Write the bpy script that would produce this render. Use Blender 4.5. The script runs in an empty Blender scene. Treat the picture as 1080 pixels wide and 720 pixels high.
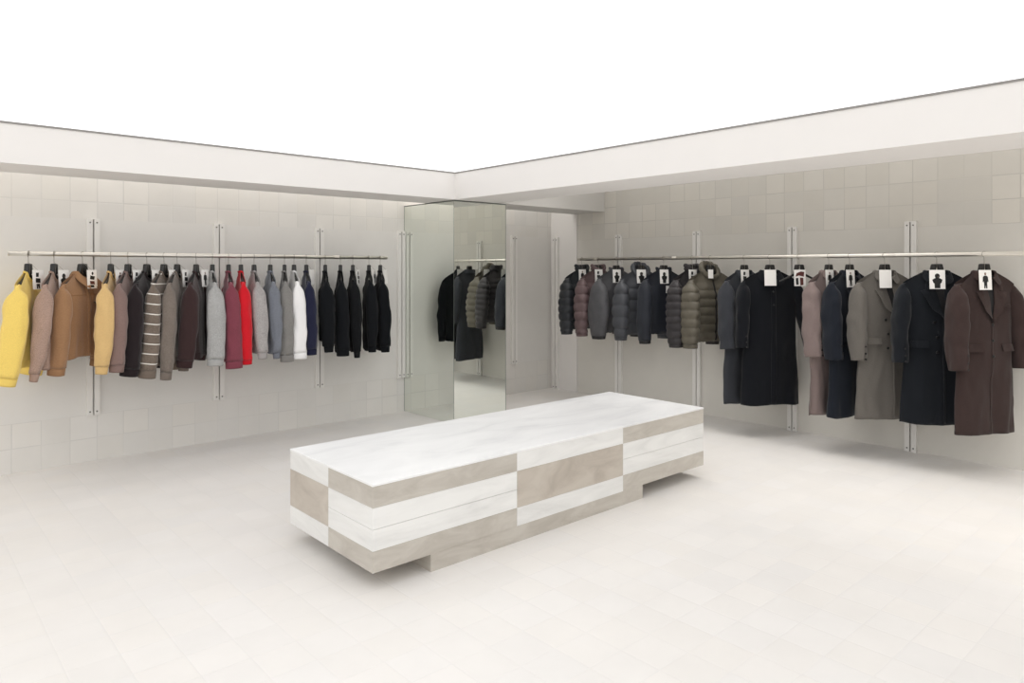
import bpy, bmesh, math, random
from mathutils import Vector, Matrix, noise
from math import sin, cos, pi, radians

scene = bpy.context.scene
COL = scene.collection

# ---------------------------------------------------------------- camera, world, light, exposure
EYE = 1.55
cam_d = bpy.data.cameras.new('camera')
cam = bpy.data.objects.new('camera', cam_d); COL.objects.link(cam)
cam.location = (0, 0, EYE)
cam.rotation_euler = (radians(90), 0, radians(48.05 - 90))
cam_d.sensor_width = 36; cam_d.lens = 746 / 1080 * 36
cam_d.shift_y = -77 / 1080
cam_d.clip_start = .05; cam_d.clip_end = 60
scene.camera = cam
world = bpy.data.worlds.new('world'); scene.world = world
world.use_nodes = True
world.node_tree.nodes['Background'].inputs[0].default_value = (1, .98, .95, 1)
world.node_tree.nodes['Background'].inputs[1].default_value = .25
vs = scene.view_settings
vs.view_transform = 'Standard'; vs.look = 'None'; vs.gamma = 1; vs.exposure = 0.0
vs.use_curve_mapping = False
CEIL_POWER = 1.38
def fill_strip(x0, x1, y0, y1, z, watts, spread=180):
    """added fill light, unseen, shining down above the slot between beam and wall"""
    l = bpy.data.lights.new('slot_fill', 'AREA'); l.shape = 'RECTANGLE'; l.size = x1 - x0; l.size_y = y1 - y0
    l.energy = watts; l.spread = radians(spread); l.color = (1, .985, .96)
    o = bpy.data.objects.new('slot_fill', l); COL.objects.link(o); o.location = ((x0 + x1) / 2, (y0 + y1) / 2, z)
    o['kind'] = 'structure'
fill_strip(-5.5, 6.3, 6.16, 6.46, 2.77, 30)  # unseen fill lights, added to brighten the walls and floor round the edges
fill_strip(4.95, 5.75, -5.5, 5.5, 2.77, 52, 100)
fill_strip(5.75, 6.45, -5.5, 5.5, 2.77, 16)

def lin(h):
    h = h.lstrip('#')
    v = [int(h[i:i+2], 16) / 255 for i in (0, 2, 4)]
    return tuple((c / 12.92 if c <= .04045 else ((c + .055) / 1.055) ** 2.4) for c in v) + (1,)

# ---------------------------------------------------------------- materials
class NT:
    def __init__(s, name):
        s.m = bpy.data.materials.new(name); s.m.use_nodes = True
        s.t = s.m.node_tree; s.b = s.t.nodes['Principled BSDF']
    def n(s, typ, **kw):
        x = s.t.nodes.new(typ)
        for k, v in kw.items(): setattr(x, k, v)
        return x
    def l(s, a, b): s.t.links.new(a, b)
    def math(s, op, a, b=None, clamp=False):
        x = s.n('ShaderNodeMath', operation=op); x.use_clamp = clamp
        for i, v in enumerate((a, b)):
            if v is None: continue
            if isinstance(v, (int, float)): x.inputs[i].default_value = v
            else: s.l(v, x.inputs[i])
        return x.outputs[0]
    def mix(s, f, a, b, blend='MIX'):
        x = s.n('ShaderNodeMix', data_type='RGBA', blend_type=blend)
        for i, v in ((0, f), (6, a), (7, b)):
            if isinstance(v, (int, float, tuple)): x.inputs[i].default_value = v
            else: s.l(v, x.inputs[i])
        return x.outputs[2]

def plain(name, hexc, rough=.5, metal=0.0, spec=.5):
    q = NT(name); q.b.inputs['Base Color'].default_value = lin(hexc)
    q.b.inputs['Roughness'].default_value = rough; q.b.inputs['Metallic'].default_value = metal
    q.b.inputs['Specular IOR Level'].default_value = spec
    return q.m

def cloth(name, hexc, mott=.12, scale=60., rough=.9, bump=.25, sheen=.15, stripes=None, spec=.2):
    q = NT(name)
    co = q.n('ShaderNodeTexCoord').outputs['Object']
    n1 = q.n('ShaderNodeTexNoise'); n1.inputs['Scale'].default_value = scale; n1.inputs['Detail'].default_value = 4
    q.l(co, n1.inputs['Vector'])
    n2 = q.n('ShaderNodeTexNoise'); n2.inputs['Scale'].default_value = 5; q.l(co, n2.inputs['Vector'])
    c = lin(hexc)
    dark = tuple(x * (1 - mott * 2) for x in c[:3]) + (1,)
    lite = tuple(min(1, x * (1 + mott * 2) + mott * .01) for x in c[:3]) + (1,)
    f = q.math('ADD', q.math('MULTIPLY', n1.outputs['Fac'], .8), q.math('MULTIPLY', n2.outputs['Fac'], .2))
    f = q.math('ADD', q.math('MULTIPLY', q.math('SUBTRACT', f, .5), 2.2), .5, clamp=True)
    colr = q.mix(f, dark, lite)
    if stripes:
        sp = q.n('ShaderNodeSeparateXYZ'); q.l(co, sp.inputs[0])
        z = q.math('ADD', sp.outputs[2], q.math('MULTIPLY', sp.outputs[1], .12))
        fr = q.math('FRACT', q.math('MULTIPLY', z, 1 / stripes[0]))
        mask = q.math('LESS_THAN', fr, stripes[1])
        colr = q.mix(mask, colr, lin(stripes[2]))
    q.l(colr, q.b.inputs['Base Color'])
    q.b.inputs['Roughness'].default_value = rough
    q.b.inputs['Specular IOR Level'].default_value = spec
    q.b.inputs['Sheen Weight'].default_value = sheen
    q.b.inputs['Sheen Roughness'].default_value = .5
    if bump:
        bp = q.n('ShaderNodeBump'); bp.inputs['Strength'].default_value = bump; bp.inputs['Distance'].default_value = .004
        q.l(n1.outputs['Fac'], bp.inputs['Height']); q.l(bp.outputs[0], q.b.inputs['Normal'])
    return q.m

def tiles(name, base, var, axis, panel=None, size=.19, rough=.6, joint=.008, joint_dark=.86, cloud=.05, off=(0, 0), spec=.3):
    """square stone tiles laid in the wall's own two axes; panel=(z0,z1) is a smooth plaster field"""
    q = NT(name)
    co = q.n('ShaderNodeTexCoord').outputs['Object']
    sp = q.n('ShaderNodeSeparateXYZ'); q.l(co, sp.inputs[0])
    a = sp.outputs['XYZ'.index(axis[0])]; b = sp.outputs['XYZ'.index(axis[1])]
    ua = q.math('DIVIDE', q.math('ADD', a, 10 * size + off[0]), size); ub = q.math('DIVIDE', q.math('ADD', b, 10 * size + off[1]), size)
    ca = q.math('FLOOR', ua); cb = q.math('FLOOR', ub)
    cmb = q.n('ShaderNodeCombineXYZ'); q.l(ca, cmb.inputs[0]); q.l(cb, cmb.inputs[1])
    wn = q.n('ShaderNodeTexWhiteNoise', noise_dimensions='2D'); q.l(cmb.outputs[0], wn.inputs['Vector'])
    r = wn.outputs['Value']
    fa = q.math('FRACT', ua); fb = q.math('FRACT', ub)
    ea = q.math('MINIMUM', fa, q.math('SUBTRACT', 1, fa)); eb = q.math('MINIMUM', fb, q.math('SUBTRACT', 1, fb))
    e = q.math('MINIMUM', ea, eb)
    jm = q.math('LESS_THAN', e, joint / size / 2)
    n = q.n('ShaderNodeTexNoise'); n.inputs['Scale'].default_value = 3.2; n.inputs['Detail'].default_value = 6; n.inputs['Roughness'].default_value = .6
    q.l(co, n.inputs['Vector'])
    cl = lin(base)
    tint = q.n('ShaderNodeSeparateColor'); q.l(wn.outputs['Color'], tint.inputs[0])
    lo = tuple(x * (1 - var) for x in cl[:3]) + (1,); hi = (min(1, cl[0] * (1 + var)), min(1, cl[1] * (1 + var * .9)), min(1, cl[2] * (1 + var * .8)), 1)
    tilec = q.mix(r, lo, hi)
    warm = (cl[0] * 1.0, cl[1] * .985, cl[2] * .955, 1)
    tilec = q.mix(q.math('MULTIPLY', tint.outputs[1], .5), tilec, warm)
    jd = tuple(x * joint_dark for x in cl[:3]) + (1,)
    # joints vary from tile to tile: some open, some almost closed
    colr = q.mix(q.math('MULTIPLY', jm, q.math('MULTIPLY', tint.outputs[0], .9)), tilec, jd)
    hgt = q.math('MULTIPLY', q.math('MINIMUM', q.math('MULTIPLY', e, 25), 1), 1)
    if panel:
        inside = q.math('MULTIPLY', q.math('GREATER_THAN', b, panel[0]), q.math('LESS_THAN', b, panel[1]))
        colr = q.mix(inside, colr, cl)
        hgt = q.math('MAXIMUM', hgt, inside)
    colr = q.mix(1.0, colr, q.mix(n.outputs['Fac'], (1 - cloud * 2,) * 3 + (1,), (1,) * 4), 'MULTIPLY')
    q.l(colr, q.b.inputs['Base Color'])
    q.b.inputs['Roughness'].default_value = rough; q.b.inputs['Specular IOR Level'].default_value = spec
    bp = q.n('ShaderNodeBump'); bp.inputs['Strength'].default_value = .25; bp.inputs['Distance'].default_value = .003
    q.l(hgt, bp.inputs['Height']); q.l(bp.outputs[0], q.b.inputs['Normal'])
    return q.m

def stone(name, c0, c1, c2, scale=2.2, stretch=(1, 1, 2.5), rough=.45):
    q = NT(name)
    co = q.n('ShaderNodeTexCoord').outputs['Object']
    mp = q.n('ShaderNodeMapping'); q.l(co, mp.inputs[0]); mp.inputs['Scale'].default_value = stretch
    n = q.n('ShaderNodeTexNoise'); n.inputs['Scale'].default_value = scale; n.inputs['Detail'].default_value = 8
    n.inputs['Roughness'].default_value = .62; n.inputs['Distortion'].default_value = .8
    q.l(mp.outputs[0], n.inputs['Vector'])
    cr = q.n('ShaderNodeValToRGB'); q.l(n.outputs['Fac'], cr.inputs[0])
    cr.color_ramp.elements[0].position = .32; cr.color_ramp.elements[0].color = lin(c0)
    cr.color_ramp.elements[1].position = .62; cr.color_ramp.elements[1].color = lin(c2)
    el = cr.color_ramp.elements.new(.47); el.color = lin(c1)
    q.l(cr.outputs[0], q.b.inputs['Base Color'])
    q.b.inputs['Roughness'].default_value = rough; q.b.inputs['Specular IOR Level'].default_value = .35
    return q.m

M = {}
M['floor'] = tiles('floor_stone', '#EDEAE7', .018, 'XY', rough=.42, joint=.0035, joint_dark=.93, cloud=.05, off=(.03, .06))
M['wall_left'] = tiles('left_wall_tile', '#E9E7E3', .035, 'XZ', panel=(.375, 1.945), off=(.0, .005), joint_dark=.85)
M['wall_right'] = tiles('right_wall_tile', '#DFDCD5', .055, 'YZ', panel=(-.1, 1.9), off=(.09, .0), joint_dark=.8)
M['plaster'] = tiles('white_plaster', '#ECE9E6', .0, 'XZ', panel=(-9, 9), cloud=.02, rough=.8)
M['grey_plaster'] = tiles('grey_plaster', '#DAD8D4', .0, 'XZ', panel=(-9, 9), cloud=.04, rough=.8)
M['gap'] = plain('shadow_gap', '#8E8B88', .8)
M['mirror'] = plain('mirror_glass', '#ECF0EA', .015, 1.0)
M['edge'] = plain('dark_mirror_edge', '#7A807A', .3, .5)
M['steel'] = plain('brushed_steel', '#D8D4CC', .28, .95)
M['galv'] = plain('pale_painted_metal', '#EBE9E5', .45, .0)
M['screw'] = plain('dark_screw', '#6E6C68', .4, .8)
M['black_plastic'] = plain('black_hanger_plastic', '#1B1A19', .35)
M['wire'] = plain('hook_wire', '#A8A49C', .3, .9)
M['paper'] = plain('white_card', '#F7F5F2', .6)
M['ink'] = plain('black_print', '#171717', .6)
M['skin_ink'] = plain('face_print', '#8C7468', .6)
M['warm_ink'] = plain('reddish_print', '#5B2E2A', .6)
M['white_marble'] = stone('white_marble', '#DEDEDC', '#E9E9E7', '#F0F0EE', 1.6, (1, 1, 5), .35)
M['top_marble'] = stone('top_marble', '#E2E2E3', '#EEEEEE', '#F4F4F4', 2.6, (.6, 1.6, 1), .3)
M['limestone'] = stone('grey_limestone', '#B7B1A7', '#C1BBB2', '#CAC5BC', 3.6, (1, 1, 3), .4)
M['brownstone'] = stone('brown_grey_limestone', '#B2A99E', '#BFB6AB', '#C8C0B5', 3.6, (1, 1, 2), .4)
M['lining'] = plain('dark_lining', '#151417', .7)
M['button'] = plain('dark_button', '#0E0E10', .3)
q = NT('luminous_ceiling'); em = q.n('ShaderNodeEmission'); em.inputs[0].default_value = (1, .995, .99, 1); em.inputs[1].default_value = CEIL_POWER
q.l(em.outputs[0], q.t.nodes['Material Output'].inputs[0]); M['light'] = q.m

# ---------------------------------------------------------------- helpers
def obj(name, bm, mat, parent=None, smooth=False):
    bmesh.ops.recalc_face_normals(bm, faces=bm.faces)
    me = bpy.data.meshes.new(name); bm.to_mesh(me); bm.free()
    if smooth:
        for p in me.polygons: p.use_smooth = True
    o = bpy.data.objects.new(name, me); COL.objects.link(o)
    me.materials.append(mat)
    if parent is not None: o.parent = parent
    return o

def tag(o, label, cat, group=None):
    o['label'] = label; o['category'] = cat
    if group: o['group'] = group
    return o

def thing(name, label, cat, loc, rz=0, group=None):
    o = bpy.data.objects.new(name, None); COL.objects.link(o)
    o.location = loc; o.rotation_euler = (0, 0, rz); o.empty_display_size = .1
    return tag(o, label, cat, group)

def box(bm, x0, x1, y0, y1, z0, z1, bev=0):
    r = bmesh.ops.create_cube(bm, size=1)
    vs_ = r['verts']
    for v in vs_:
        v.co = Vector((x0 if v.co.x < 0 else x1, y0 if v.co.y < 0 else y1, z0 if v.co.z < 0 else z1))
    if bev:
        es = list({e for v in vs_ for e in v.link_edges})
        bmesh.ops.bevel(bm, geom=es, offset=bev, segments=2, affect='EDGES', profile=.5)

def boxo(name, mat, x0, x1, y0, y1, z0, z1, parent=None, bev=0, struct=False):
    bm = bmesh.new(); box(bm, x0, x1, y0, y1, z0, z1, bev)
    o = obj(name, bm, mat, parent)
    if struct: o['kind'] = 'structure'
    return o

def tube(bm, pts, rad, n=10, cap=True):
    """round tube along points"""
    pts = [Vector(p) for p in pts]; rings = []
    up = None
    for i, p in enumerate(pts):
        t = (pts[min(i + 1, len(pts) - 1)] - pts[max(i - 1, 0)]).normalized()
        if up is None:
            up = Vector((0, 1, 0)) if abs(t.y) < .9 else Vector((1, 0, 0))
        u = (up - t * up.dot(t)).normalized(); w = t.cross(u); up = u
        r = rad[i] if isinstance(rad, (list, tuple)) else rad
        rings.append([bm.verts.new(p + u * r * cos(2 * pi * k / n) + w * r * sin(2 * pi * k / n)) for k in range(n)])
    for a, b in zip(rings, rings[1:]):
        for k in range(n): bm.faces.new((a[k], a[(k + 1) % n], b[(k + 1) % n], b[k]))
    if cap: bm.faces.new(rings[0][::-1]); bm.faces.new(rings[-1])

def loft(bm, rings, close=True, cap0=False, cap1=False):
    R = [[bm.verts.new(p) for p in r] for r in rings]
    n = len(R[0])
    for a, b in zip(R, R[1:]):
        for k in range(n if close else n - 1):
            bm.faces.new((a[k], a[(k + 1) % n], b[(k + 1) % n], b[k]))
    if cap0: bm.faces.new(R[0][::-1])
    if cap1: bm.faces.new(R[-1])

def smooth01(t): t = max(0, min(1, t)); return t * t * (3 - 2 * t)

# ---------------------------------------------------------------- the room
LW, RW = 6.50, 6.54          # left wall (y) and right wall (x)
BX, BY = -6.0, -6.0          # walls behind the viewer
TOP = 2.80
SOF, CEIL = 2.232, 2.50
FLX, FLY = 4.26, 5.58        # inner faces of the hung beams
boxo('floor', M['floor'], BX, RW + .1, BY, LW + .1, -.1, 0, struct=True)
boxo('wall_left', M['wall_left'], BX, RW, LW, LW + .1, 0, TOP, struct=True)
boxo('wall_right', M['wall_right'], RW, RW + .1, BY, LW + .1, 0, TOP, struct=True)
boxo('wall_back', M['plaster'], BX - .1, BX, BY, LW + .1, 0, TOP, struct=True)
boxo('wall_front', M['plaster'], BX, RW, BY - .1, BY, 0, TOP, struct=True)
boxo('trim_1', M['plaster'], BX, FLX + .58, FLY, 6.12, SOF, TOP - .002, struct=True)      # beam along the left wall
boxo('trim_2', M['plaster'], FLX, 4.84, BY, FLY, SOF, TOP - .002, struct=True)            # beam along the right wall
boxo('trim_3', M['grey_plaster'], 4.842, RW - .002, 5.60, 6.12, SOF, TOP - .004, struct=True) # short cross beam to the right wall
boxo('trim_4', M['gap'], BX, FLX - .001, FLY - .006, FLY, CEIL - .012, CEIL, struct=True)
boxo('trim_5', M['gap'], FLX - .006, FLX, BY, FLY - .007, CEIL - .012, CEIL, struct=True)
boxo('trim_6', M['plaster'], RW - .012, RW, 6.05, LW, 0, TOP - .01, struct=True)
boxo('ceiling', M['light'], BX, FLX, BY, FLY, CEIL, CEIL + .04, struct=True)
boxo('ceiling_recess', M['plaster'], BX, RW + .1, BY, LW + .1, TOP, TOP + .1, struct=True)

# mirrored corner column
boxo('wall_column', M['plaster'], 4.275, 4.945, 5.62, LW, 0, SOF - .001, struct=True)
def mirror(name, label, x0, x1, y0, y1, normal):
    t = thing(name, label, 'mirror', ((x0 + x1) / 2, (y0 + y1) / 2, 0))
    ox, oy = (x0 + x1) / 2, (y0 + y1) / 2
    boxo('mirror_glass', M['mirror'], x0 - ox, x1 - ox, y0 - oy, y1 - oy, .003, SOF - .014, t)
    if normal == 'x':
        boxo('edge_strip', M['edge'], x0 - ox - .001, x1 - ox, y0 - oy - .004, y0 - oy, .003, SOF - .004, t)
        boxo('edge_strip', M['edge'], x0 - ox - .001, x1 - ox, y1 - oy, y1 - oy + .004, .003, SOF - .004, t)
        boxo('top_strip', M['edge'], x0 - ox - .001, x1 - ox, y0 - oy, y1 - oy, SOF - .013, SOF - .004, t)
    else:
        boxo('edge_strip', M['edge'], x1 - ox, x1 - ox + .005, y0 - oy - .001, y1 - oy, .003, SOF - .004, t)
        boxo('top_strip', M['edge'], x0 - ox, x1 - ox, y0 - oy - .001, y1 - oy, SOF - .013, SOF - .004, t)
mirror('mirror_panel', 'tall mirror panel on the column side meeting the left wall, reflecting one black sweater', 4.266, 4.274, 5.612, LW - .006, 'x')
mirror('mirror_panel', 'tall mirror panel on the column side that reflects dark coats and an olive puffer', 4.266, 4.945, 5.604, 5.612, 'y')

# ---------------------------------------------------------------- wall posts
def post(label, x, y, ang, z0, z1, arm):
    """twin channel upright; local -y points into the room"""
    t = thing('wall_upright', label, 'rail post', (x, y, 0), ang, 'metal uprights on the walls')
    for sx in (-1, 1):
        bm = bmesh.new()
        xa, xb = sorted((sx * .006, sx * .046))
        box(bm, xa, xb, -.034, -.030, z0, z1)
        box(bm, xa, xa + .003, -.030, 0, z0, z1); box(bm, xb - .003, xb, -.030, 0, z0, z1)
        ch = obj('channel', bm, M['galv'], t)
        for z in (z1 - .03, z0 + .03):
            bm = bmesh.new()
            tube(bm, [(sx * .0245, -.0335, z), (sx * .0245, -.038, z)], .006, 12)
            obj('screw', bm, M['screw'], ch)
    boxo('end_plate', M['galv'], -.045, .045, -.028, -.002, z1 - .004, z1 + .004, t)
    if arm:
        bm = bmesh.new(); box(bm, -.010, .010, -arm + .012, -.034, 1.646, 1.668, .003)
        obj('rail_bracket', bm, M['steel'], t)
for lab, x in (('tall pale twin upright on the left wall behind the tan jacket and camel sweater', 1.297),
               ('pale twin upright on the left wall behind the light grey and dusty red sweaters', 2.287),
               ('pale twin upright on the left wall behind the black sweaters', 3.262)):
    post(lab, x, LW, 0, .372, 1.948, .36)
post('pale twin upright on the left wall right beside the mirrored column', 4.216, LW, 0, .372, 1.948, 0)
post('upright on the left wall beyond the mirrored column, ending above the floor', 5.86, LW, 0, .372, 1.948, 0)
for lab, y, a in (('dark upright reaching the floor in the far corner left of the puffer jackets', 6.40, 0),
                  ('upright on the right wall behind the charcoal hooded puffer and smooth grey jacket', 5.37, .42),
                  ('upright on the right wall behind the olive puffer jacket', 4.30, .42),
                  ('upright on the right wall behind the big black coat', 3.24, .42),
                  ('upright on the right wall between grey coat and black double-breasted coat', 2.20, .42),
                  ):
    post(lab, RW - (.012 if a == 0 else 0), y, radians(-90), 0, 1.945, a)

# ---------------------------------------------------------------- rails
RZ = 1.657
LRY, RRX = 6.14, 6.12
def rail(label, length, joints, loc, rz):
    t = thing('clothes_rail', label, 'clothes rail', loc, rz)
    bm = bmesh.new(); tube(bm, [(0, 0, 0), (length, 0, 0)], .0168, 20); o = obj('rail_tube', bm, M['steel'], t, True)
    for j in joints:
        bm = bmesh.new(); tube(bm, [(j - .025, 0, 0), (j + .025, 0, 0)], .0180, 20); obj('rail_joint', bm, M['steel'], t)
    for a, b in ((-.004, 0), (length, length + .004)):
        bm = bmesh.new(); tube(bm, [(a, 0, 0), (b, 0, 0)], .0175, 20); obj('end_cap', bm, M['steel'], t)
rail('long steel clothes rail on the left wall holding sweaters', 3.12, (.60, 1.59, 2.565), (.70, LRY, RZ), 0)
rail('long steel clothes rail on the right wall holding puffers and coats', 4.9, (.28, 1.35, 2.41, 3.45), (RRX, 5.65, RZ), radians(-90))

# ---------------------------------------------------------------- stone table
tb = thing('stone_display_table', 'long low checkered marble display table in the middle of the floor', 'display table', (3.17, 3.413, 0))
XS, YS = [1.765, 2.70, 3.64, 4.575], [2.96, 3.408, 3.866]
KS = [(.090, .194), (.194, .402), (.402, .505)]
tx, ty = 3.17, 3.413
rnd = random.Random(4)
G = .0004
for i in range(3):
    for j in range(2):
        for k in range(3):
            grey = (i + j + k) % 2 == 0
            z0, z1 = KS[k]
            zs = [(z0, z1)] if (grey or k != 1) else [(z0, .2975), (.2985, z1)]
            for a, b in zs:
                m = (M['brownstone'] if k == 1 else M['limestone']) if grey else M['white_marble']
                boxo('stone_block', m, XS[i] - tx + G, XS[i + 1] - tx - G, YS[j] - ty + G, YS[j + 1] - ty - G, a + G, b - G, tb, bev=.0008)
boxo('marble_top', M['top_marble'], XS[0] - tx - .002, XS[3] - tx + .002, YS[0] - ty - .002, YS[2] - ty + .002, .505, .517, tb, bev=.002)
boxo('plinth', M['limestone'], 2.106 - tx, 3.85 - tx, 2.963 - ty, 3.70 - ty, 0, .0895, tb)

# ---------------------------------------------------------------- hangers, cards
def hanger(label, loc, ang, arm=.19, mat='black_plastic', group=None):
    t = thing('clothes_hanger', label, 'hanger', loc, ang, group)
    bm = bmesh.new()
    pts = [(.0205 * cos(a), 0, .0205 * sin(a)) for a in [radians(d) for d in range(200, -81, -14)]]
    pts += [(.001, 0, -.032), (0, 0, -.045), (0, 0, -.085)]
    tube(bm, pts, .0021, 8); obj('hook', bm, M['wire'], t, True)
    bm = bmesh.new()
    sec = []
    n = 24
    for k in range(n + 1):
        x = -arm + 2 * arm * k / n
        z = -.150 - .50 * max(0, abs(x) - .03) + .30 * max(0, abs(x) - .02) ** 2
        hgt = .015 - .008 * abs(x) / arm; w = .006 + .006 * abs(x) / arm
        sec.append([(x, w * cos(a), z + hgt * sin(a)) for a in [2 * pi * q_ / 12 for q_ in range(12)]])
    loft(bm, sec, True, True, True)
    bar = obj('shoulder_bar', bm, M[mat], t, True)
    for s in (-1, 1):
        bm = bmesh.new()
        box(bm, s * .0245 - .0195, s * .0245 + .0195, -.016, .016, -.150, -.072, .007)
        for v in bm.verts: v.co.x += -s * (v.co.z + .1) * .22
        obj('neck_block', bm, M[mat], bar, True)

def poly(bm, pts, y0, y1):
    a = [bm.verts.new((x, y0, z)) for x, z in pts]; b = [bm.verts.new((x, y1, z)) for x, z in pts]
    bm.faces.new(a); bm.faces.new(b[::-1])
    n = len(pts)
    for k in range(n): bm.faces.new((a[k], b[k], b[(k + 1) % n], a[(k + 1) % n]))

def card(label, loc, ang, pic='person', w=.105, h=.14, off=(0, -.08), tilt=0):
    """picture card hung on the hanger's neck, facing local +y; local z from the rail"""
    t = thing('picture_card', label, 'card', (loc[0] + off[0], loc[1] + off[1], loc[2]), ang, 'picture cards on the hangers')
    t.rotation_euler = (radians(3), tilt, ang)
    q = Matrix.Rotation(-ang, 3, 'Z') @ Vector((-off[0], -off[1], 0)) * .97
    bm = bmesh.new(); poly(bm, [(-w/2, -.118 - h), (w/2, -.118 - h), (w/2, -.118), (-w/2, -.118)], -.0008, .0008)
    sheet = obj('card_sheet', bm, M['paper'], t)
    bm = bmesh.new(); tube(bm, [(0, 0, -.119), (q.x * .5, q.y * .5, -.088), (q.x, q.y, -.062)], .0012, 6); obj('cord', bm, M['wire'], t)
    y0, y1 = .0009, .0013
    def p(pts, m, nm='printed_picture'):
        b = bmesh.new(); poly(b, [(x * w / .105, -.118 + z * h / .14) for x, z in pts], y0, y1); obj(nm, b, m, sheet)
    circ = lambda cx, cz, r, e=1.: [(cx + r * cos(a), cz + r * e * sin(a)) for a in [2 * pi * k / 14 for k in range(14)]]
    if pic == 'person':
        p(circ(0, -.028, .0085, 1.2), M['skin_ink'], 'printed_face')
        p([(-.009, -.04), (.009, -.04), (.021, -.05), (.024, -.084), (.017, -.086), (.015, -.075), (.014, -.09), (-.014, -.09), (-.015, -.075), (-.018, -.086), (-.024, -.084), (-.021, -.05)], M['ink'])
        p([(-.013, -.09), (.013, -.09), (.013, -.13), (.003, -.13), (0, -.105), (-.003, -.13), (-.013, -.13)], M['ink'])
    elif pic == 'bust':
        p(circ(0, -.045, .017, 1.1), M['ink'])
        p(circ(-.006, -.052, .006, 1.), M['skin_ink'], 'printed_face')
        p([(-.014, -.06), (.014, -.06), (.034, -.072), (.027, -.095), (.02, -.10), (.019, -.135), (-.019, -.135), (-.02, -.10), (-.027, -.095), (-.034, -.072)], M['ink'])
    elif pic == 'pair':
        p(circ(-.006, -.027, .010, 1.2), M['ink']); p([(-.03, -.05), (.018, -.042), (.024, -.07), (-.02, -.075)], M['ink'])
        p([(-.022, -.085), (.026, -.082), (.022, -.108), (-.026, -.11)], M['warm_ink']); p([(-.018, -.115), (.02, -.113), (.02, -.132), (-.018, -.132)], M['ink'])
    elif pic == 'stripe':
        p([(-.006, -.02), (.02, -.02), (.022, -.05), (-.002, -.05)], M['ink']); p([(-.018, -.062), (.024, -.058), (.026, -.09), (-.016, -.094)], M['ink'])
        p([(-.012, -.10), (.02, -.10), (.018, -.135), (.006, -.135), (.004, -.112), (-.002, -.135), (-.012, -.135)], M['ink'])
    elif pic == 'red':
        p([(-.04, -.02), (-.01, -.015), (.03, -.03), (.04, -.06), (.01, -.05), (-.035, -.06)], M['warm_ink'])
        p([(-.03, -.07), (0, -.068), (-.002, -.135), (-.03, -.13)], M['warm_ink']); p([(.016, -.07), (.038, -.072), (.036, -.13), (.014, -.128)], M['ink'])
    return t

# ---------------------------------------------------------------- garments
TIPZ = -.222
def catmull(P, n):
    out = []
    m = len(P) - 1
    for k in range(n + 1):
        u = k / n * m; i = min(int(u), m - 1); t = u - i
        p0, p1, p2, p3 = P[max(i - 1, 0)], P[i], P[i + 1], P[min(i + 2, m)]
        out.append([.5 * (2 * b + (c - a) * t + (2 * a - 5 * b + 4 * c - d) * t * t + (-a + 3 * b - 3 * c + d) * t ** 3) for a, b, c, d in zip(p0, p1, p2, p3)])
    return out

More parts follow.
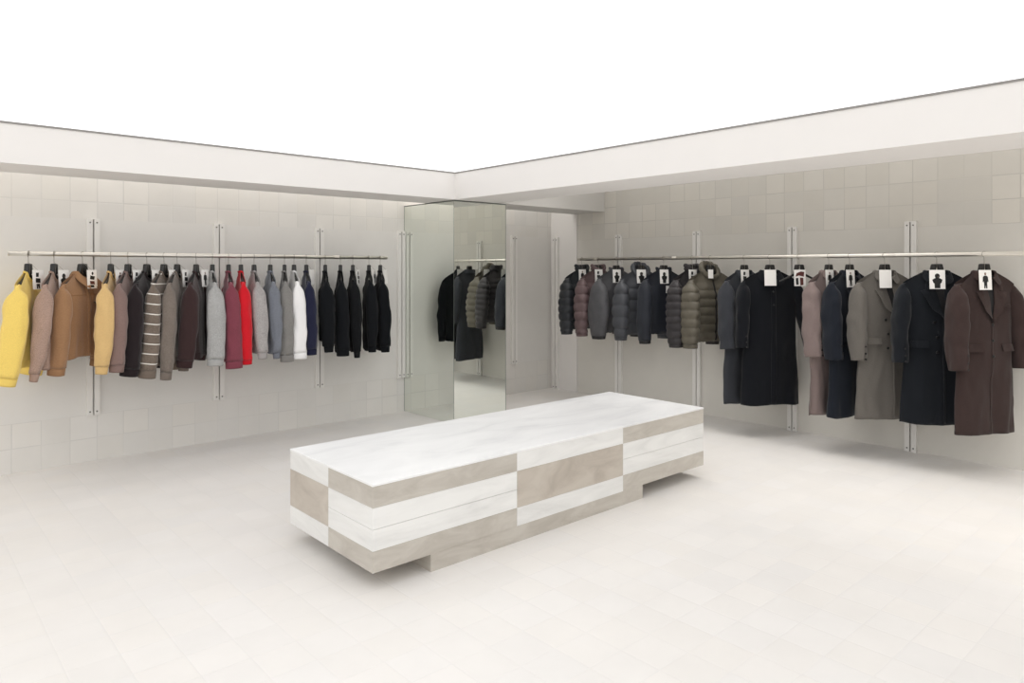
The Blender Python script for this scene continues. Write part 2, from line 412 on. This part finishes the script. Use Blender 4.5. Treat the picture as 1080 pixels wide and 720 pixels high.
class Garment:
    """one garment in its own frame: x along the shoulders (+x is the arm nearest the room), +y is the front, z from the rail"""
    def __init__(g, name, label, cat, group, loc, ang, hem, sleeve, mat, hw=.225, depth=.05, seed=0, neck=.078, fdrop=.065,
                 waist=.96, hemw=.95, rx=.05, ry=.062, flare=.02, puff=0, baffle=.075, fold=.009, sl_fwd=.04, neckz=-.124, flare_far=None, tipz=TIPZ, wristr=.72, bulge=0, sh=.022, opening=.030):
        g.open = opening
        g.hw, g.D, g.seed, g.nw, g.fd = hw, depth, seed, neck, fdrop
        g.hem, g.waist, g.hemw, g.puff, g.baffle, g.fold = -hem, waist, hemw, puff, baffle, fold
        g.nz, g.tipz, g.mat, g.sleeve, g.sh = neckz, tipz, mat, sleeve, sh
        g.rx, g.ry, g.flare, g.fwd, g.wr, g.bulge = rx, ry, flare, sl_fwd, wristr, bulge
        g.ff = flare if flare_far is None else flare_far
        g.t = thing(name, label, cat, loc, ang, group)
    def A(g, z):
        s = smooth01((z - g.tipz) / (g.hem - g.tipz))
        mid = g.waist if s < .5 else g.waist + (g.hemw - g.waist) * (s - .5) * 2
        a = g.hw * (1 + (mid - 1) * min(1, s * 3))
        return a + g.bulge * .03 * sin(pi * s)
    def ztop(g, x, front):
        ax = abs(x)
        if ax >= g.nw:
            u = (ax - g.nw) / (g.hw - g.nw)
            return g.nz + (g.tipz - g.nz) * (.85 * u + .15 * u * u * u)
        k = math.sqrt(max(0, 1 - (ax / g.nw) ** 2))
        return g.nz - (g.fd if front else .006) * k
    def ytop(g, x):
        ax = abs(x)
        if ax < g.nw: return .008 + g.open * math.sqrt(max(0, 1 - (ax / g.nw) ** 2))
        return .008 + g.sh * .7 * smooth01((ax - g.nw) / (g.hw - g.nw))
    def y(g, x, z, front):
        a = g.A(z); r = min(1, abs(x) / a)
        s = max(0, min(1, (z - g.tipz) / (g.hem - g.tipz)))
        D = g.D * (1 + .12 * s + g.bulge * .35 * sin(pi * min(1, s)))
        yb = D * (1 - r ** 2.6) ** .5
        if g.puff:
            ph = abs(sin(pi * (z - g.hem) / g.baffle))
            yb *= 1 + g.puff * (ph ** .5 - .75)
        d = smooth01((g.ztop(x, front) - z) / .19)
        yb = max(yb, g.ytop(x) * (1 - smooth01((g.ztop(x, front) - z) / .3)))
        yy = g.ytop(x) * (1 - d) + yb * d
        f = noise.noise(Vector((x * 9 + g.seed * 7.3, (3 if front else 8) + g.seed, z * 2.2)))
        f2 = noise.noise(Vector((x * 22 + g.seed * 3.1, (5 if front else 2), z * 7 + g.seed)))
        yy += (f * g.fold * 1.6 + f2 * g.fold * .6) * d * (.35 + s)
        yy += .35 * g.fold * sin(x * 38 + g.seed * 2 + (0 if front else 1)) * s * d
        return yy if front else -yy
    def body(g, name='body', z_end=None, mat=None):
        N, K = 72, (110 if g.puff else 46)
        hem = g.hem if z_end is None else z_end
        rings = []
        for k in range(K + 1):
            s = (k / K) ** 1.05
            ring = []
            for i in range(N):
                t = 2 * pi * (i + .5) / N
                c = cos(t); front = sin(t) > 0
                xt = g.hw * c
                zt = g.ztop(xt, front)
                z = zt + (hem - zt) * s
                x = g.A(z) * c if k else xt
                x = xt + (g.A(z) * c - xt) * min(1, s * 4)
                w = noise.noise(Vector((z * 4, g.seed * 5., 0))) * .006 * s
                zz = z + (sin(t * 3 + g.seed) * .004 + .006 * noise.noise(Vector((cos(t) * 2, sin(t) * 2, g.seed)))) * smooth01(s * 3 - 2)
                ring.append((x + w, g.y(x, z, front), zz))
            rings.append(ring)
        ins = [(x * .97, y * .8, z + .004) for x, y, z in rings[-1]]
        ins2 = [(x * .95, y * .7, z + .08) for x, y, z in rings[-1]]
        rings += [ins, ins2]
        bm = bmesh.new(); loft(bm, rings, True, False, True)
        return obj(name, bm, mat or g.mat, g.t, True)
    def band(g, z0, z1, off=.002, name='hem_band', mat=None, squeeze=.97):
        """ribbed band round the body between two heights"""
        N = 96; rings = []
        for k, u in enumerate((0, .1, .35, .65, .9, 1)):
            z = z0 + (z1 - z0) * u; o = off if 0 < u < 1 else -.006
            ring = []
            for i in range(N):
                t = 2 * pi * (i + .5) / N; c = cos(t); fr = sin(t) > 0
                zc = max(z, g.hem); x = g.A(zc) * c * squeeze; y = g.y(x, zc, fr) * squeeze + (o if fr else -o)
                ring.append((x + (o if c > 0 else -o) + noise.noise(Vector((zc * 4, g.seed * 5., 0))) * .006, y, z + .002 * sin(i * 1.3) * (1 if u == 1 else 0)))
            rings.append(ring)
        ins = [(x * .96, y * .75, z + .03) for x, y, z in rings[-1]]
        bm = bmesh.new(); loft(bm, rings + [ins], True, False, True)
        return obj(name, bm, mat or g.mat, g.t, True)
    def sleeve_path(g, side):
        fl = g.flare if side > 0 else g.ff
        hw, zs, L = g.hw, g.tipz, -g.sleeve
        b = g.bulge
        zt = lambda x: g.ztop(x, True)
        P = [[hw - .085, 0, zt(hw - .085) - .060, .012, .006],
             [hw - .035, .000, zt(hw - .035) - .040, .020, g.sh * .6],
             [hw - .002, .001, zs - .034, .032, g.sh * 1.0],
             [hw + .008, .003, zs - .085, g.rx * .85, g.ry * .66 + g.sh * .45],
             [hw + .012 + fl * .15, .006 + g.fwd * .1, zs - .16, g.rx, g.ry * (.95 + .2 * b)],
             [hw + .02 + fl * .40, .012 + g.fwd * .3, zs + (L - zs) * .50, g.rx * (1 + .1 * b), g.ry * (.99 + .45 * b)],
             [hw + .02 + fl * .75, .012 + g.fwd * .6, zs + (L - zs) * .76, g.rx * .92, g.ry * ((1.05 + g.wr) / 2 + .35 * b)],
             [hw + .012 + fl, .012 + g.fwd, L, g.rx * max(.6, g.wr), g.ry * g.wr]]
        return P
    def sleeves(g, cuff=None, cuffmat=None, mat=None, far=True):
        for side in ((1, -1) if far else (1,)):
            pth = catmull(g.sleeve_path(side), 110 if g.puff else 50)
            if cuff:
                zc = -g.sleeve + cuff
                body_p = [p for p in pth if p[2] >= zc - .004]
                cuff_p = [p for p in pth if p[2] < zc + .012]
            else: body_p, cuff_p = pth, None
            def ring(p, q0, q1, sc=1., addz=0, rib=0):
                t = Vector((q1[0] - q0[0], q1[1] - q0[1], q1[2] - q0[2])).normalized()
                u = Vector((0, 1, 0)); u = (u - t * u.dot(t)).normalized(); w = u.cross(t)
                out = []
                for k in range(32):
                    a = 2 * pi * k / 32
                    rx, ry = p[3] * sc, p[4] * sc
                    nn = noise.noise(Vector((cos(a) * 1.6 + g.seed * 3 + side, sin(a) * 1.6, p[2] * 9)))
                    n2 = noise.noise(Vector((cos(a) * .8 + g.seed, sin(a) * .8 + side * 4, p[2] * 11)))
                    d = (nn * g.fold * .9 + n2 * g.fold * .7) * min(1, max(0, (g.tipz - p[2]) * 6)) if not rib else 0
                    m = 1.
                    if g.puff and not rib:
                        m += g.puff * (abs(sin(pi * (p[2] + .02) / g.baffle)) ** .5 - .75)
                    ca = math.copysign(abs(cos(a)) ** .85, cos(a)); sa = math.copysign(abs(sin(a)) ** .85, sin(a))
                    c = Vector((p[0], p[1], p[2] + addz)) + w * (ca * (rx * m + d)) + u * (sa * (ry * m + d))
                    out.append((c.x * side, c.y, c.z))
                return out
            def build(pp, nm, mt, sc=1., rib=0):
                rs = []
                for i, p in enumerate(pp):
                    rs.append(ring(p, pp[max(i - 1, 0)], pp[min(i + 1, len(pp) - 1)], sc, 0, rib))
                last = pp[-1]
                rs.append(ring(last, pp[-2], last, sc * .86, .002, 1)); rs.append(ring(last, pp[-2], last, sc * .8, .03, 1))
                bm = bmesh.new(); loft(bm, rs, True, True, True)
                return obj(nm, bm, mt, g.t, True)
            so = build(body_p, 'sleeve', mat or g.mat)
            if side > 0: g.near_sleeve = so
            if cuff_p and len(cuff_p) > 1: build(cuff_p, 'cuff', cuffmat or mat or g.mat, .99 if g.wr > .7 else .96, 1).parent = so
    def neck_curve(g, n=48, grow=0., lift=0.):
        pts = []
        for k in range(n):
            t = 2 * pi * k / n; x = g.nw * cos(t); fr = sin(t) > 0
            k2 = abs(sin(t))
            y = (.008 + (g.open + grow) * k2) * (1 if fr else -1)
            z = g.nz - (g.fd if fr else .006) * k2 + lift
            pts.append((x * (1 + grow * 8), y, z))
        return pts
    def crew(g, r=.0055, mat=None):
        pts = g.neck_curve(lift=-.002)
        bm = bmesh.new(); n = len(pts); rings = []
        for k in range(n):
            p = Vector(pts[k]); t = (Vector(pts[(k + 1) % n]) - Vector(pts[k - 1])).normalized()
            u = Vector((0, 0, 1)); u = (u - t * u.dot(t)).normalized(); w = t.cross(u)
            rings.append([p + u * r * 1.5 * cos(a) + w * r * .6 * sin(a) for a in [2 * pi * q_ / 10 for q_ in range(10)]])
        rings.append(rings[0])
        loft(bm, rings, True)
        bmesh.ops.remove_doubles(bm, verts=bm.verts, dist=1e-5)
        return obj('neckband', bm, mat or g.mat, g.t, True)
    def stand(g, h=.055, r=.010, mat=None, lean=.01, ribs=1, gap=0):
        """standing (puffed) collar, optionally open at the front"""
        n = 48; cols = []
        for k in range(n + 1):
            t = pi / 2 + gap + (2 * pi - 2 * gap) * k / n
            fr = sin(t) > 0; k2 = abs(sin(t))
            x = g.nw * cos(t); y = (.010 + .042 * k2) * (1 if fr else -1); z = g.nz - (g.fd * .8 if fr else .008) * k2 - .006
            out = Vector((cos(t), sin(t), 0))
            prof = []
            m = 16
            for q_ in range(m):
                a = 2 * pi * q_ / m
                v = .5 + .5 * cos(a); side = sin(a)
                bul = abs(sin(v * pi * ribs)) ** .5 if ribs else 1
                prof.append(Vector((x, y, z)) + Vector((0, 0, h * v)) + out * (side * r * (.5 + .7 * bul) + lean * v))
            cols.append(prof)
        bm = bmesh.new(); loft(bm, cols, True, True, True)
        return obj('collar', bm, mat or g.mat, g.t, True)
    def fold_collar(g, h=.055, spread=.035, mat=None, tipx=.055, tipz=.085, th=.003):
        """turned down collar: rises a little, falls outward, ends in two points at the front"""
        n = 40; cols = []
        for k in range(n + 1):
            t = pi / 2 + .18 + (2 * pi - .36) * k / n
            fr = sin(t) > 0; k2 = abs(sin(t))
            x = g.nw * .98 * cos(t); y = (.010 + .040 * k2) * (1 if fr else -1); z = g.nz - (g.fd * .9 if fr else .006) * k2
            out = Vector((cos(t), sin(t) * .8, 0))
            end = max(0, 1 - min(k, n - k) / 8)          # 1 at the front tips
            p0 = Vector((x, y, z - .006)); p1 = Vector((x, y, z + .006)) + out * .004
            p2 = p1 + out * .012 + Vector((0, 0, -.004))
            p3 = p1 + out * (spread + .012 * end) + Vector((0, 0, -h - (tipz - h) * end * .7))
            if abs(p3.x) > 0 : p3.x += math.copysign(.018 * end, cos(t))
            zz = p3.z; fy = g.y(p3.x, zz, fr)
            if fr: p3.y = max(p3.y, fy + .006)
            else: p3.y = min(p3.y, fy - .006)
            nn = out * th
            cols.append([p0, p1, p2, p3, p3 - nn * 1.4 - Vector((0, 0, .0)), p2 - nn - Vector((0, 0, .004)), p1 - nn - Vector((0, 0, .002)), p0 - nn])
        bm = bmesh.new(); loft(bm, cols, True, True, True)
        return obj('collar', bm, mat or g.mat, g.t)
    def panel(g, name, rows, off, th, mat=None, nx=6, parent=None, smooth=True, lift=0., drop=0.):
        """strip laid on the front: rows = (z, x0, x1)"""
        F_, B_ = [], []
        for z, x0, x1 in rows:
            f_, b_ = [], []
            for i in range(nx + 1):
                x = x0 + (x1 - x0) * i / nx
                yy = g.y(x, z, True) + off + lift * i / nx + drop * len(F_) / len(rows)
                f_.append((x, yy + th, z)); b_.append((x, yy - .002, z))
            F_.append(f_); B_.append(b_)
        bm = bmesh.new()
        rings = [f_ + b_[::-1] for f_, b_ in zip(F_, B_)]
        loft(bm, rings, True, True, True)
        return obj(name, bm, mat or g.mat, parent or g.t, smooth)
    def dense(g, rows, n=8):
        out = []
        for a, b in zip(rows, rows[1:]):
            for k in range(n): out.append(tuple(p + (q_ - p) * k / n for p, q_ in zip(a, b)))
        return out + [rows[-1]]
    def button(g, x, z, r=.010, off=.006, mat=None):
        y = g.y(x, z, True) + off
        bm = bmesh.new()
        tube(bm, [(x, y - .003, z), (x, y, z), (x, y + .003, z), (x, y + .004, z)], [r, r, r * .92, r * .5], 16)
        return obj('button', bm, mat or M['button'], g.t, True)
    def lapels(g, brk=-.50, mat=None, edge=.0, w=.085, dbl=0.):
        """dark inner V, two lapels with notch, overlapping front edge"""
        top = g.nz - .012
        c = dbl
        g.panel('lining', g.dense([(top - .03, -.055, .055), (brk + .06, -.028 + c * .6, .028 + c * .4), (brk, c - .003, c + .003)]), .001, .001, M['lining'])
        for s in (-1, 1):
            rows = [(top - .010, s * .050, s * .078), (-.24, s * .034, s * (w + .018)), (-.270, s * .031, s * (w + .024)),
                    (-.278, s * .030, s * (w + .056)), (-.42, s * .014 + c * .6, s * w * .92 + c * .5), (brk + .04, s * .006 + c * .9, s * .034 + c * .85), (brk, s * .001 + c, s * .006 + c)]
            g.panel('lapel', g.dense(rows, 5), .006, .004, mat, 5, smooth=False, lift=.014)
    def front_edge(g, z0, z1, x=0.0, w=.02, mat=None, slant=0.):
        n = 24
        g.panel('front_placket', [(z0 + (z1 - z0) * k / n, x - w + slant * k / n, x + slant * k / n) for k in range(n + 1)], .002, .003, mat, 3)
    def flap(g, x0, x1, z, h=.045, tilt=0, mat=None, name='pocket_flap'):
        n = 4
        g.panel(name, [(z - h * k / n, x0, x1) for k in range(n + 1)], .003, .004, mat, 8, smooth=False, drop=.016)
    def hood(g, mat=None, r=.036, h=.11):
        """hood lying round the neck: thick roll, high at the back, falling to the front"""
        n = 48; rings = []
        for k in range(n):
            t = 2 * pi * k / n
            fr = sin(t) > 0
            rr = r * (1 + (.25 if not fr else -.30) * abs(sin(t)))
            cx_, cy_ = (g.nw + .012) * cos(t), (.050 if fr else .072) * sin(t)
            cz = g.nz + .005 + (h * .38 if not fr else -.075) * abs(sin(t))
            cr = []
            for q_ in range(18):
                a = 2 * pi * q_ / 18
                nn = 1 + .45 * noise.noise(Vector((cos(t) * 3.5 + g.seed, sin(t) * 3.5, cos(a) * 1.5)))
                o_ = rr * .62 * nn * cos(a)
                cr.append((cx_ + cos(t) * o_, cy_ + sin(t) * o_, cz + rr * nn * sin(a) * (1. if sin(a) > 0 else 1.1)))
            rings.append(cr)
        rings.append(rings[0])
        bm = bmesh.new(); loft(bm, rings, True); bmesh.ops.remove_doubles(bm, verts=bm.verts, dist=1e-5)
        return obj('hood', bm, mat or g.mat, g.t, True)

def seg(loc, s, side):
    return (s, LRY, RZ) if side == 'L' else (RRX, s, RZ)

# ---- left rail: sweaters.  s = place on the rail, yaw of the near arm, sleeve and hem lengths below the rail
SW = [
 # name, label, colour, s, yaw, sleeve, hem, extra
 ('sweater', 'bright yellow sweater, first from the left on the left rail', '#F1D272', .818, 246, .905, .80, dict(rx=.058, ry=.072, flare=.05, mott=.05)),
 ('cardigan', 'fuzzy taupe brown cardigan hanging between the yellow sweater and the tan jacket', '#A88E80', .976, 246, .90, .828, dict(rx=.045, ry=.056, flare=.03, mott=.16, wristr=.5)),
 ('jacket', 'tan brown short jacket with a chest pocket and shirt collar', '#9B7656', 1.158, 226, .875, .770, dict(jacket=1, rx=.055, ry=.062)),
 ('sweater', 'camel gold sweater hanging just right of the tan jacket', '#D8B67E', 1.349, 247, .888, .833, dict(ry=.058, mott=.06)),
 ('sweater', 'mauve brown sweater hanging next to the camel gold one', '#86706A', 1.469, 240, .884, .828, dict(mott=.08)),
 ('sweater', 'black brown sweater left of the white striped sweater', '#272022', 1.605, 234, .926, .84, dict(ry=.060)),
 ('sweater', 'grey brown sweater with thin white horizontal stripes', '#766A60', 1.732, 234, .953, .867, dict(mott=.22, stripes=(.077, .11, '#E6E2DA'))),
 ('sweater', 'heather taupe grey sweater right of the striped one', '#7B7169', 1.833, 238, .979, .86, dict(mott=.2, ry=.055)),
 ('sweater', 'dark plum brown sweater left of the pale grey fuzzy one', '#3A2A2A', 1.982, 240, .896, .841, dict(ry=.066)),
 ('sweater', 'pale grey fuzzy mohair sweater left of the dusty red one', '#ABABAA', 2.113, 256, .896, .844, dict(mott=.25, rx=.062, ry=.07, fuzzy=1)),
 ('sweater', 'dusty maroon red sweater beside the bright red one', '#80424E', 2.248, 255, .932, .88, dict(ry=.062, mott=.12)),
 ('sweater', 'bright red sweater, the only vivid red garment', '#CE1E2A', 2.354, 254, .91, .864, dict(ry=.055, mott=.06)),
 ('sweater', 'light grey speckled sweater right of the bright red one', '#A5A1A0', 2.470, 256, .872, .832, dict(mott=.25, rx=.06, ry=.064, flare=.04)),
 ('sweater', 'blue grey sweater in the middle of the left rail', '#777B84', 2.616, 254, .884, .844, dict(mott=.14)),
 ('sweater', 'mid grey sweater left of the white one', '#83817E', 2.749, 248, .919, .862, dict(mott=.14)),
 ('sweater', 'plain white sweater on the left rail', '#F2F1F1', 2.839, 253, .903, .861, dict(mott=.02)),
 ('sweater', 'dark navy sweater right of the white one', '#22243A', 2.959, 250, .879, .87, dict(mott=.1)),
 ('sweater', 'black sweater after the navy one, fifth from the right end of the left rail', '#15171A', 3.150, 245, .868, .778, dict(flare=.03, ry=.07)),
 ('sweater', 'black sweater, fourth from the right end of the left rail', '#15171A', 3.308, 244, .915, .895, dict()),
 ('sweater', 'black sweater, third from the right end of the left rail', '#17181A', 3.440, 245, .944, .889, dict()),
 ('sweater', 'black sweater, last but one at the right end of the left rail', '#15171A', 3.618, 244, .904, .90, dict()),
 ('sweater', 'black sweater, last at the mirror end of the left rail', '#131518', 3.747, 245, .915, .905, dict(ry=.06)),
]
FWD_L = [-.08, -.07, -.05, -.03, -.02, -.05, -.05, -.03, -.05, -.01, .01, .01, .02, .01, .0, .0, .01, .01, .0, .01, .0, .01]
WRIST_L = [.95, .45, .85, .62, .85, 1.0, 1.05, .75, .85, .9, 1.1, .85, .6, .5, 1.0, 1.05, .8, .6, 1.0, .5, .7, .7]
ARM_L = [.078, .058, .066, .066, .060, .066, .060, .054, .070, .070, .062, .054, .062, .056, .058, .062, .055, .068, .058, .055, .055, .060]
CARDS_L = {0: 'stripe', 1: 'bust', 2: 'pair', 3: 'person', 4: 'stripe', 5: 'bust', 6: 'person', 7: 'stripe', 8: 'person', 16: 'blank', 19: 'stripe', 20: 'person', 21: 'blank'}
NOUN_L = ['bright yellow sweater', 'fuzzy taupe cardigan', 'tan jacket', 'camel gold sweater', 'mauve brown sweater', 'black brown sweater',
          'white striped sweater', 'heather taupe sweater', 'dark plum sweater', 'pale grey fuzzy sweater', 'dusty maroon sweater', 'bright red sweater',
          'light grey speckled sweater', 'blue grey sweater', 'mid grey sweater', 'white sweater', 'navy sweater', 'black sweater next to the navy one',
          'second black sweater after the navy one', 'middle one of the five black sweaters', 'black sweater second from the mirror', 'black sweater nearest the mirror']
NOUN_R = ['black puffer at the rail end', 'mauve brown puffer', 'smooth charcoal jacket', 'charcoal hooded puffer', 'navy black bomber', 'brown black puffer',
          'olive puffer', 'dark charcoal coat', 'big black coat', '', 'mauve taupe coat', 'dark navy coat', 'taupe grey coat', 'black double-breasted coat', 'dark brown coat']
for i, (nm, lab, col, s, yaw, sl, hem, ex) in enumerate(SW):
    loc = (s, LRY, RZ); ang = radians(yaw)
    ex = dict(ex)
    mott = ex.pop('mott', .08); stripes = ex.pop('stripes', None); jacket = ex.pop('jacket', 0); fuzzy = ex.pop('fuzzy', 0)
    black = i >= 17
    m = cloth('knit_%d' % i, col, mott, 240 if fuzzy else 190, .95, .8 if fuzzy else .45, .25 if not black else .06, stripes, .1)
    g = Garment(nm, lab, nm, 'knitwear on the left rail', loc, ang, hem, sl, m, hw=.215, depth=ex.pop('depth', .046), seed=i * 1.7 + 1, **{**dict(neckz=-.130, opening=.016, neck=.062, sh=.018, flare=.015, ry=.055, rx=.046, sl_fwd=FWD_L[i]), **ex, 'wristr': WRIST_L[i], 'ry': ARM_L[i]})
    rib = cloth('rib_%d' % i, col, mott * .5, 250, .95, .8, .1 if not black else .04, None, .1)
    if jacket:
        g.body(); g.sleeves(cuff=.05, cuffmat=rib)
        g.fold_collar(.05, .04, rib)
        g.front_edge(g.nz - .06, g.hem + .01, .01, .03)
        g.flap(-.165, -.05, -.36, .012, mat=M['lining'], name='pocket_opening')
        g.panel('yoke', [(-.30 - .004 * k, -.19, .19) for k in range(3)], .001, .002, rib, 20)
    else:
        g.body(); g.sleeves(cuff=.055 if i != 11 else .03, cuffmat=rib); g.crew(mat=rib)
        g.band(g.hem + .05, g.hem - .004, .0015, mat=rib)
        if i == 1:
            g.front_edge(g.nz - .06, g.hem + .01, .012, .024)
            for k in range(5): g.button(0, -.24 - .12 * k, .008)
    hanger('black hanger holding the ' + NOUN_L[i], loc, ang, .185, group='hangers on the left rail')
    if i in CARDS_L:
        card(('blank white side of the card' if CARDS_L[i] == 'blank' else 'white picture card') + ' hanging in front of the ' + NOUN_L[i], loc, radians(222), CARDS_L[i],
             off=(.045, -.055) if i < 16 else (.018, -.06))

# ---- right rail: puffers and bombers
def rail_right(i, nm, lab, col, s, yaw, sl, hem, kind, pic='person', **ex):
    loc = (RRX, s, RZ); ang = radians(yaw)
    ex = dict(ex); cardkw = ex.pop('cardkw', {})
    puffy = kind in ('puffer', 'hooded')
    if kind in ('puffer', 'hooded', 'bomber'):
        m = cloth('nylon_%d' % i, col, .08, 16, .5 if kind != 'bomber' else .62, .6, .05, None, .35)
        g = Garment(nm, lab, nm, 'jackets on the right rail', loc, ang, hem, sl, m, hw=.235, seed=i * 2.3 + 40,
                    **{**dict(depth=.075 if puffy else .062, rx=.066 if puffy else .060, ry=.088 if puffy else .082, puff=.20 if puffy else 0, sh=.045, fold=.007, flare=.02, sl_fwd=.02, wristr=.8, bulge=.25), **ex})
        g.body(); g.sleeves(cuff=.035, cuffmat=M['lining'] if kind == 'bomber' else m)
        g.band(g.hem + .03, g.hem - .012, -.002, mat=m, squeeze=.93)
        if kind == 'hooded': g.hood()
        elif kind == 'puffer': g.stand(.075, .012, ribs=2, gap=.1)
        else: g.stand(.04, .006, ribs=1, gap=.12)
        n = 40
        g.front_edge(g.nz - g.fd - .01, g.hem + .005, .008, .016, mat=M['lining'])
    else:
        m = cloth('wool_%d' % i, col, .07, 220, .9, .3, .1, None, .12)
        hide = ex.pop('hidden', 0)
        dbl = ex.pop('dbl', 0.); pock = ex.pop('pock', True); shirtcol = ex.pop('shirtcol', 0); brk = ex.pop('brk', -.50)
        g = Garment(nm, lab, nm, 'coats on the right rail', loc, ang, hem, sl, m, hw=ex.pop('hw', .24), seed=i * 2.3 + 40,
                    **{**dict(depth=.062, rx=.058, ry=.084, fold=.013, flare=.03, sl_fwd=.035, waist=.98, hemw=1.12, wristr=.86, sh=.034), **ex})
        g.body(); g.sleeves()
        if shirtcol:
            g.fold_collar(.06, .045, tipz=.10)
            g.front_edge(g.nz - .065, g.hem + .01, .02, .045)
            for k in range(2): g.button(.0, -.32 - .12 * k, .009)
        else:
            g.fold_collar(.05, .03, tipz=.055)
            g.lapels(brk, dbl=dbl)
            g.front_edge(brk, g.hem + .008, dbl + .012, .014)
            nb = 3
            for k in range(nb):
                z = brk - .02 - .115 * k
                g.button(-.045 if dbl else 0, z, .011)
                if dbl: g.button(dbl + .055 + (.02 if k == 0 else 0), z, .011)
            if pock:
                for s_ in (-1, 1): g.flap(*sorted((s_ * .085, s_ * .205)), -.665, .052)
                g.flap(-.17, -.075, -.37, .02, name='welt_pocket')
        # sleeve buttons on the near cuff
        p = catmull(g.sleeve_path(1), 44)
        for k in (-2, -4, -6):
            q_ = p[k]
            bm = bmesh.new(); tube(bm, [(q_[0] - .012, q_[1] + q_[4] * .9, q_[2]), (q_[0] - .012, q_[1] + q_[4] + .006, q_[2])], .007, 12)
            obj('sleeve_button', bm, M['button'], g.near_sleeve)
    hanger('black hanger holding the ' + NOUN_R[i], loc, ang, .20, group='hangers on the right rail')
    if pic:
        card(('blank white card' if pic == 'blank' else 'white picture card') + ' hanging in front of the ' + NOUN_R[i], loc, ang, pic, **{**dict(w=.112, h=.145, off=tuple(-.125 * Vector(loc[:2]).normalized())), **cardkw})
    return g

J = 'puffer_jacket'
rail_right(0, J, 'black puffer jacket, first at the mirror end of the right rail', '#25282C', 5.59, 176, .856, .794, 'puffer', 'person', baffle=.085)
rail_right(1, J, 'mauve brown puffer jacket beside the black puffer', '#5C4B4C', 5.338, 172, .862, .74, 'puffer', 'stripe', baffle=.095)
rail_right(2, 'jacket', 'smooth rounded charcoal grey jacket right of the mauve puffer', '#4A4A4D', 5.074, 168, .874, .80, 'bomber', 'bust', bulge=.8, ry=.12)
rail_right(3, J, 'charcoal hooded puffer jacket with wide quilting', '#3E4045', 4.733, 160, .865, .80, 'hooded', 'bust', baffle=.12, ry=.10, bulge=.4)
rail_right(4, 'bomber_jacket', 'navy black bomber jacket with a small white swing tag', '#1B1F28', 4.438, 165, .876, .771, 'bomber', 'bust', bulge=.3)
rail_right(5, J, 'dark brown black puffer jacket left of the olive one', '#2D2A2C', 4.091, 172, .883, .796, 'puffer', 'stripe', baffle=.07, ry=.09)
rail_right(6, J, 'olive grey hooded puffer jacket with narrow quilting', '#5A554A', 3.884, 162, .879, .81, 'hooded', 'blank', baffle=.082, ry=.105, bulge=.4, cardkw=dict(w=.06, h=.085))
bm = bmesh.new(); poly(bm, [(-.02, -.36), (.02, -.36), (.02, -.285), (-.02, -.285)], 0, .0015)
C_ = 'coat'
rail_right(7, C_, 'dark charcoal long coat right of the olive puffer jacket', '#36383D', 3.515, 170, .847, 1.365, 'coat', 'stripe')
rail_right(8, C_, 'big black long coat with a blank white card', '#14161B', 3.257, 145, .83, 1.355, 'coat', 'blank', shirtcol=1, hw=.25, flare_far=.10)
hanger('empty dark hanger between the big black coat and the mauve taupe coat', (RRX, 2.978, RZ), radians(148), .185)
card('white picture card with reddish print on the empty hanger', (RRX, 2.978, RZ), radians(148), 'red', w=.112, h=.145, off=(-.03, -.015))
rail_right(10, C_, 'mauve taupe long coat left of the navy coat', '#7E706D', 2.716, 171, .845, 1.344, 'coat', 'person')
rail_right(11, C_, 'dark navy long coat between the mauve and grey coats', '#1D2129', 2.540, 169, .854, 1.342, 'coat', 'person')
rail_right(12, C_, 'taupe grey wool coat with a blank white card', '#66625D', 2.260, 150, .842, 1.322, 'coat', 'blank', dbl=-.03)
rail_right(13, C_, 'black double-breasted long coat, second from the right', '#191C21', 1.879, 130, .835, 1.306, 'coat', 'bust', dbl=-.03)
rail_right(14, C_, 'dark brown long coat, nearest on the right rail', '#3C302E', 1.563, 152, .85, 1.325, 'coat', 'person')
st = obj('swing_tag', bm, M['paper'])
st.location = (RRX, 4.438, RZ); st.rotation_euler = (0, 0, radians(165))
st.location = st.location + Matrix.Rotation(radians(165), 3, 'Z') @ Vector((.035, .105, 0))
tag(st, 'small white swing tag on the chest of the navy black bomber jacket', 'tag')
